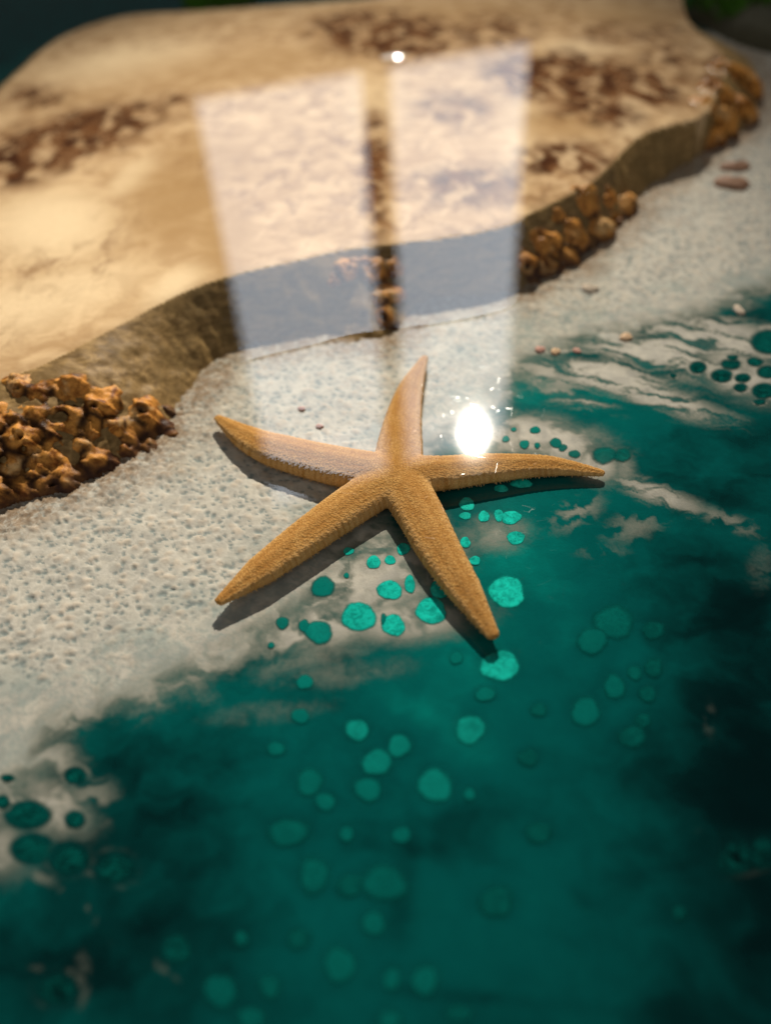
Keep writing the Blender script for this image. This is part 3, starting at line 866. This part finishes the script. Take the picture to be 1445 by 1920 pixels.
# spines along the lower margins of each arm
m = NT('spine')
M_SPINE = m.finish(m.mix(m.noise(m.pos(), .6, 3), (.50, .27, .09), (.72, .48, .22)), .6)
for nm, ax, L, rr, zz in axes:
    vs, fs = [], []
    tot = np.sum(np.linalg.norm(np.diff(ax, axis=0), axis=1))
    r_ = random.Random(hash(nm) % 1 + len(nm))
    ns = int(tot / .00075)
    tang = np.gradient(ax, axis=0); tang /= np.linalg.norm(tang, axis=1)[:, None]
    for k in range(ns):
        l = .2 + .78 * (k + r_.random()) / ns
        for sgn in (-1, 1):
            if r_.random() < .35:
                continue
            p = np.array([np.interp(l, L, ax[:, 0]), np.interp(l, L, ax[:, 1])]); t = np.array([np.interp(l, L, tang[:, 0]), np.interp(l, L, tang[:, 1])])
            n_ = np.array([-t[1], t[0]]) * sgn
            R_ = np.interp(l, L, rr); z0 = np.interp(l, L, zz) - .22 * R_
            b0 = np.array([*(p + n_ * R_ * .88), z0])
            ln = r_.uniform(.0004, .0011) * (.55 + .45 * min(1, R_ / .005))
            dr = np.array([n_[0] + r_.uniform(-.4, .4) * t[0], n_[1] + r_.uniform(-.4, .4) * t[1], r_.uniform(-.9, -.1)]); dr /= np.linalg.norm(dr)
            s1 = np.cross(dr, (0, 0, 1)); s1 /= np.linalg.norm(s1); s2 = np.cross(dr, s1)
            w = .00016
            n0 = len(vs)
            for j in range(5):
                a = 2 * math.pi * j / 5
                vs.append(b0 + (s1 * math.cos(a) + s2 * math.sin(a)) * w)
            for j in range(5):
                a = 2 * math.pi * j / 5
                vs.append(b0 + dr * ln * .8 + (s1 * math.cos(a) + s2 * math.sin(a)) * w * .7)
            vs.append(b0 + dr * ln)
            for j in range(5):
                q = (j + 1) % 5
                fs += [(n0 + j, n0 + q, n0 + 5 + q), (n0 + j, n0 + 5 + q, n0 + 5 + j), (n0 + 5 + j, n0 + 5 + q, n0 + 10)]
    mesh_obj('spine_fringe', vs, fs, M_SPINE, star)

# ------------------------------------------------------------------ pebbles in the sand
def peb_mat(name, a, b):
    m = NT(name)
    f_ = m.pos()
    return m.finish(m.mix(m.noise(f_, .7, 5, .65), a, b), .7, m.bump(m.noise(f_, 1.2, 4), .4, .0004))


PM = {'pink': peb_mat('pink_stone', (.42, .20, .15), (.58, .34, .27)), 'ochre': peb_mat('ochre_stone', (.48, .30, .16), (.68, .48, .30)), 'beige': peb_mat('beige_stone', (.45, .36, .27), (.62, .52, .40)),
      'rust': peb_mat('rust_stone', (.20, .09, .05), (.42, .24, .14))}
PEB = [(1012, 655, 9, 6, 'pink', 'small pink pebble in the sand right of the window reflection'),
       (1041, 659, 9, 6, 'ochre', 'ochre pebble just right of the pink pebble on the sand'),
       (1081, 657, 7, 5, 'pink', 'tiny faded pink pebble right of the ochre pebble on the sand'),
       (1173, 632, 13, 6, 'ochre', 'flat ochre pebble at the edge of the sand and milky streaks'),
       (1105, 541, 17, 7, 'beige', 'long beige pebble on the sand below the dark right burl'),
       (1385, 581, 10, 8, 'beige', 'round beige pebble beside the teal patch at the right edge'),
       (1372, 345, 30, 11, 'rust', 'rust brown chip lying on the sand below the far burl'),
       (1378, 313, 28, 8, 'rust', 'thin rust chip on the sand nearest the far burl'),
       (565, 766, 7, 4, 'pink', 'tiny pink grain on the sand above the left arm'),
       (599, 799, 7, 4, 'pink', 'tiny pink grain closest to the upper edge of the left arm')]
for i, (px, py, rx, ry, k, lab) in enumerate(PEB):
    r_ = random.Random(i + 90)
    c = at(px, py, ZB + .0003)
    ux = np.linalg.norm(at(px + rx, py, ZB) - at(px - rx, py, ZB)) / 2
    uy = np.linalg.norm(at(px, py + ry, ZB) - at(px, py - ry, ZB)) / 2
    N, K = 16, 9
    vs, fs = [], []
    ph = [r_.uniform(0, 6.28) for _ in range(6)]
    for a in range(K + 1):
        la = math.pi * a / K - math.pi / 2
        for b in range(N):
            lo_ = 2 * math.pi * b / N
            q = 1 + .12 * math.sin(2 * lo_ + ph[0]) + .08 * math.sin(3 * lo_ + ph[1] + la * 2) + .06 * math.sin(5 * lo_ + ph[2] + 3 * la)
            vs.append((ux * q * math.cos(la) * math.cos(lo_), uy * q * math.cos(la) * math.sin(lo_), .42 * min(ux, uy) * math.sin(la) * q))
    for a in range(K):
        for b in range(N):
            fs.append((a * N + b, a * N + (b + 1) % N, (a + 1) * N + (b + 1) % N, (a + 1) * N + b))
    o = mesh_obj('pebble', vs, fs, PM[k])
    o.location = c
    tag(o, lab, 'pebble', 'pebbles bedded in the sand')

# ------------------------------------------------------------------ moss at the far side of the table
m = NT('moss')
M_MOSS = m.plain(m.mix(m.noise(m.pos(), .25, 4, .6), (.022, .08, .008), (.09, .23, .025)), .8)
m = NT('moss_base')
M_MOSSB = m.plain(m.mix(m.noise(m.pos(), .12, 6, .65), (.035, .035, .02), (.12, .11, .07)), .8, m.bump(m.noise(m.pos(), .3, 5), .5, .002))
b_earth = None


def moss(px0, px1, py0, py1, zb, h, label, name='moss_clump', blades=900, bare=0.0):
    r_ = random.Random(int(px0))
    c = at((px0 + px1) / 2, (py0 + py1) / 2, zb)
    hx = np.linalg.norm(at(px1, (py0 + py1) / 2, zb) - at(px0, (py0 + py1) / 2, zb)) / 2
    hy = np.linalg.norm(at((px0 + px1) / 2, py0, zb) - at((px0 + px1) / 2, py1, zb)) / 2
    N, K = 40, 12
    gx, gy = np.meshgrid(np.linspace(0, 2 * math.pi, N, endpoint=False), np.linspace(0, 1, K))
    q = 1 + .14 * np.sin(2 * gx + 1 + px0) + .09 * np.sin(5 * gx + px1) + .05 * np.sin(9 * gx)
    vx, vy = hx * gy * q * np.cos(gx), hy * gy * q * np.sin(gx)
    hh = h * np.sqrt(np.clip(1 - gy ** 2.4, 0, 1)) * (.75 + .5 * fbm((vx * 1000 + 300) / 14, (vy * 1000 + 300) / 14, 3, 141))
    hh = np.where(gy >= 1, -.003, hh)
    vs = np.stack([vx, vy, hh], -1).reshape(-1, 3)
    fs = [(a * N + b, a * N + (b + 1) % N, (a + 1) * N + (b + 1) % N, (a + 1) * N + b) for a in range(K - 1) for b in range(N)]
    root = mesh_obj(name, vs, fs, M_MOSSB)
    root.location = c
    tag(root, label, 'moss', 'moss clumps beyond the wood')
    bv_, bf_ = [], []
    for k in range(blades):
        q_ = math.sqrt(r_.random()) * .97; t = r_.uniform(0, 6.283)
        i_ = min(K - 2, int(q_ * (K - 1))); j_ = int(t / 6.2832 * N) % N
        p = vs[i_ * N + j_] + np.array([r_.uniform(-.004, .004), r_.uniform(-.004, .004), -.001])
        if p[1] < -hy * (1 - 2 * bare) and bare:
            continue
        a = r_.uniform(0, 6.283); l = r_.uniform(.006, .014); w = r_.uniform(.0009, .0018)
        s = np.array([math.cos(a), math.sin(a), 0]); d_ = np.array([r_.uniform(-.6, .6), r_.uniform(-.6, .6), 1.0]); d_ /= np.linalg.norm(d_)
        n0 = len(bv_)
        bv_ += [p - s * w, p + s * w, p + d_ * l * .6 + s * w * .8, p + d_ * l * .6 - s * w * .8, p + d_ * l + np.array([0, 0, -.002])]
        bf_ += [(n0, n0 + 1, n0 + 2), (n0, n0 + 2, n0 + 3), (n0 + 3, n0 + 2, n0 + 4)]
    mesh_obj('moss_leaves', bv_, bf_, M_MOSS, root)


moss(1300, 1520, -20, 92, ZB, .022, 'dark earthy clump with bright green moss behind the far burl', bare=.3, blades=2200)
moss(358, 470, -6, 24, ZB, .010, 'low green moss tuft along the far edge of the wood', blades=1600)

# clear resin pooled along the live edge, flush with the wood
m = NT('clear_resin')
m.finish((1, 1, 1, 1))
gl = m.n('ShaderNodeBsdfGlossy'); m.t.links.new(m.polish, gl.inputs['Roughness'])
gl.inputs['Color'].default_value = (1, 1, 1, 1)
tr = m.n('ShaderNodeBsdfTransparent'); tr.inputs['Color'].default_value = (.97, .97, .95, 1)
fr = m.n('ShaderNodeFresnel')
bk = m.n('ShaderNodeNewGeometry')                        # same reflectance from both faces of the thin skin
m.t.links.new(m.math('MULTIPLY_ADD', bk.outputs['Backfacing'], 1 / 1.52 - 1.52, 1.52), fr.inputs['IOR'])
mx = m.n('ShaderNodeMixShader')
m.t.links.new(fr.outputs[0], mx.inputs[0]); m.t.links.new(tr.outputs[0], mx.inputs[1]); m.t.links.new(gl.outputs[0], mx.inputs[2])
m.t.links.new(mx.outputs[0], m.t.nodes['Material Output'].inputs['Surface'])
m.t.nodes.remove(m.b)
arris = np.array([p for p in smooth_poly([at(px, py, 0)[:2] for px, py in TOP_EDGE], 8, False)])
arris = np.array([p for p in arris if -.085 < p[0] < .135 and p[1] < .33])
foot0 = np.array([CAM[0], CAM[1]])
inner = arris + np.array([0, .004])
outer = foot0 + (arris - foot0) / 1.275
NK = 8
vs, fs = [], []
for a, b in zip(inner, outer):
    for k in range(NK + 1):
        p = a + (b - a) * k / NK
        vs.append((p[0], p[1], -.0006))
for i in range(len(arris) - 1):
    for k in range(NK):
        a = i * (NK + 1) + k
        fs.append((a, a + 1, a + NK + 2, a + NK + 1))
tag(mesh_obj('clear_resin', vs, fs, m.m), 'clear glossy resin along the brown live edge with the window mirrored in it', 'clear resin')

# a little dome added on the wood to make a glint, catching the sun
m = NT('glint_dome')
m.b.inputs['Base Color'].default_value = (.5, .4, .28, 1)
m.b.inputs['Roughness'].default_value = .08
M_GLINT = m.m
c = at(738, 104, 0.0004)
N, K, R_ = 24, 8, .010
vs = [(R_ * (k / K) * math.cos(2 * math.pi * j / N), R_ * .8 * (k / K) * math.sin(2 * math.pi * j / N), .0016 * (1 - (k / K) ** 2) - .0006) for k in range(0, K + 1) for j in range(N)]
fs = [(a * N + b, (a + 1) * N + b, (a + 1) * N + (b + 1) % N, a * N + (b + 1) % N) for a in range(K) for b in range(N)]
drop = mesh_obj('glint_dome', vs, fs, M_GLINT)
drop.location = c
tag(drop, 'tiny dome added for a glint on the wood above the window reflection', 'resin drip')
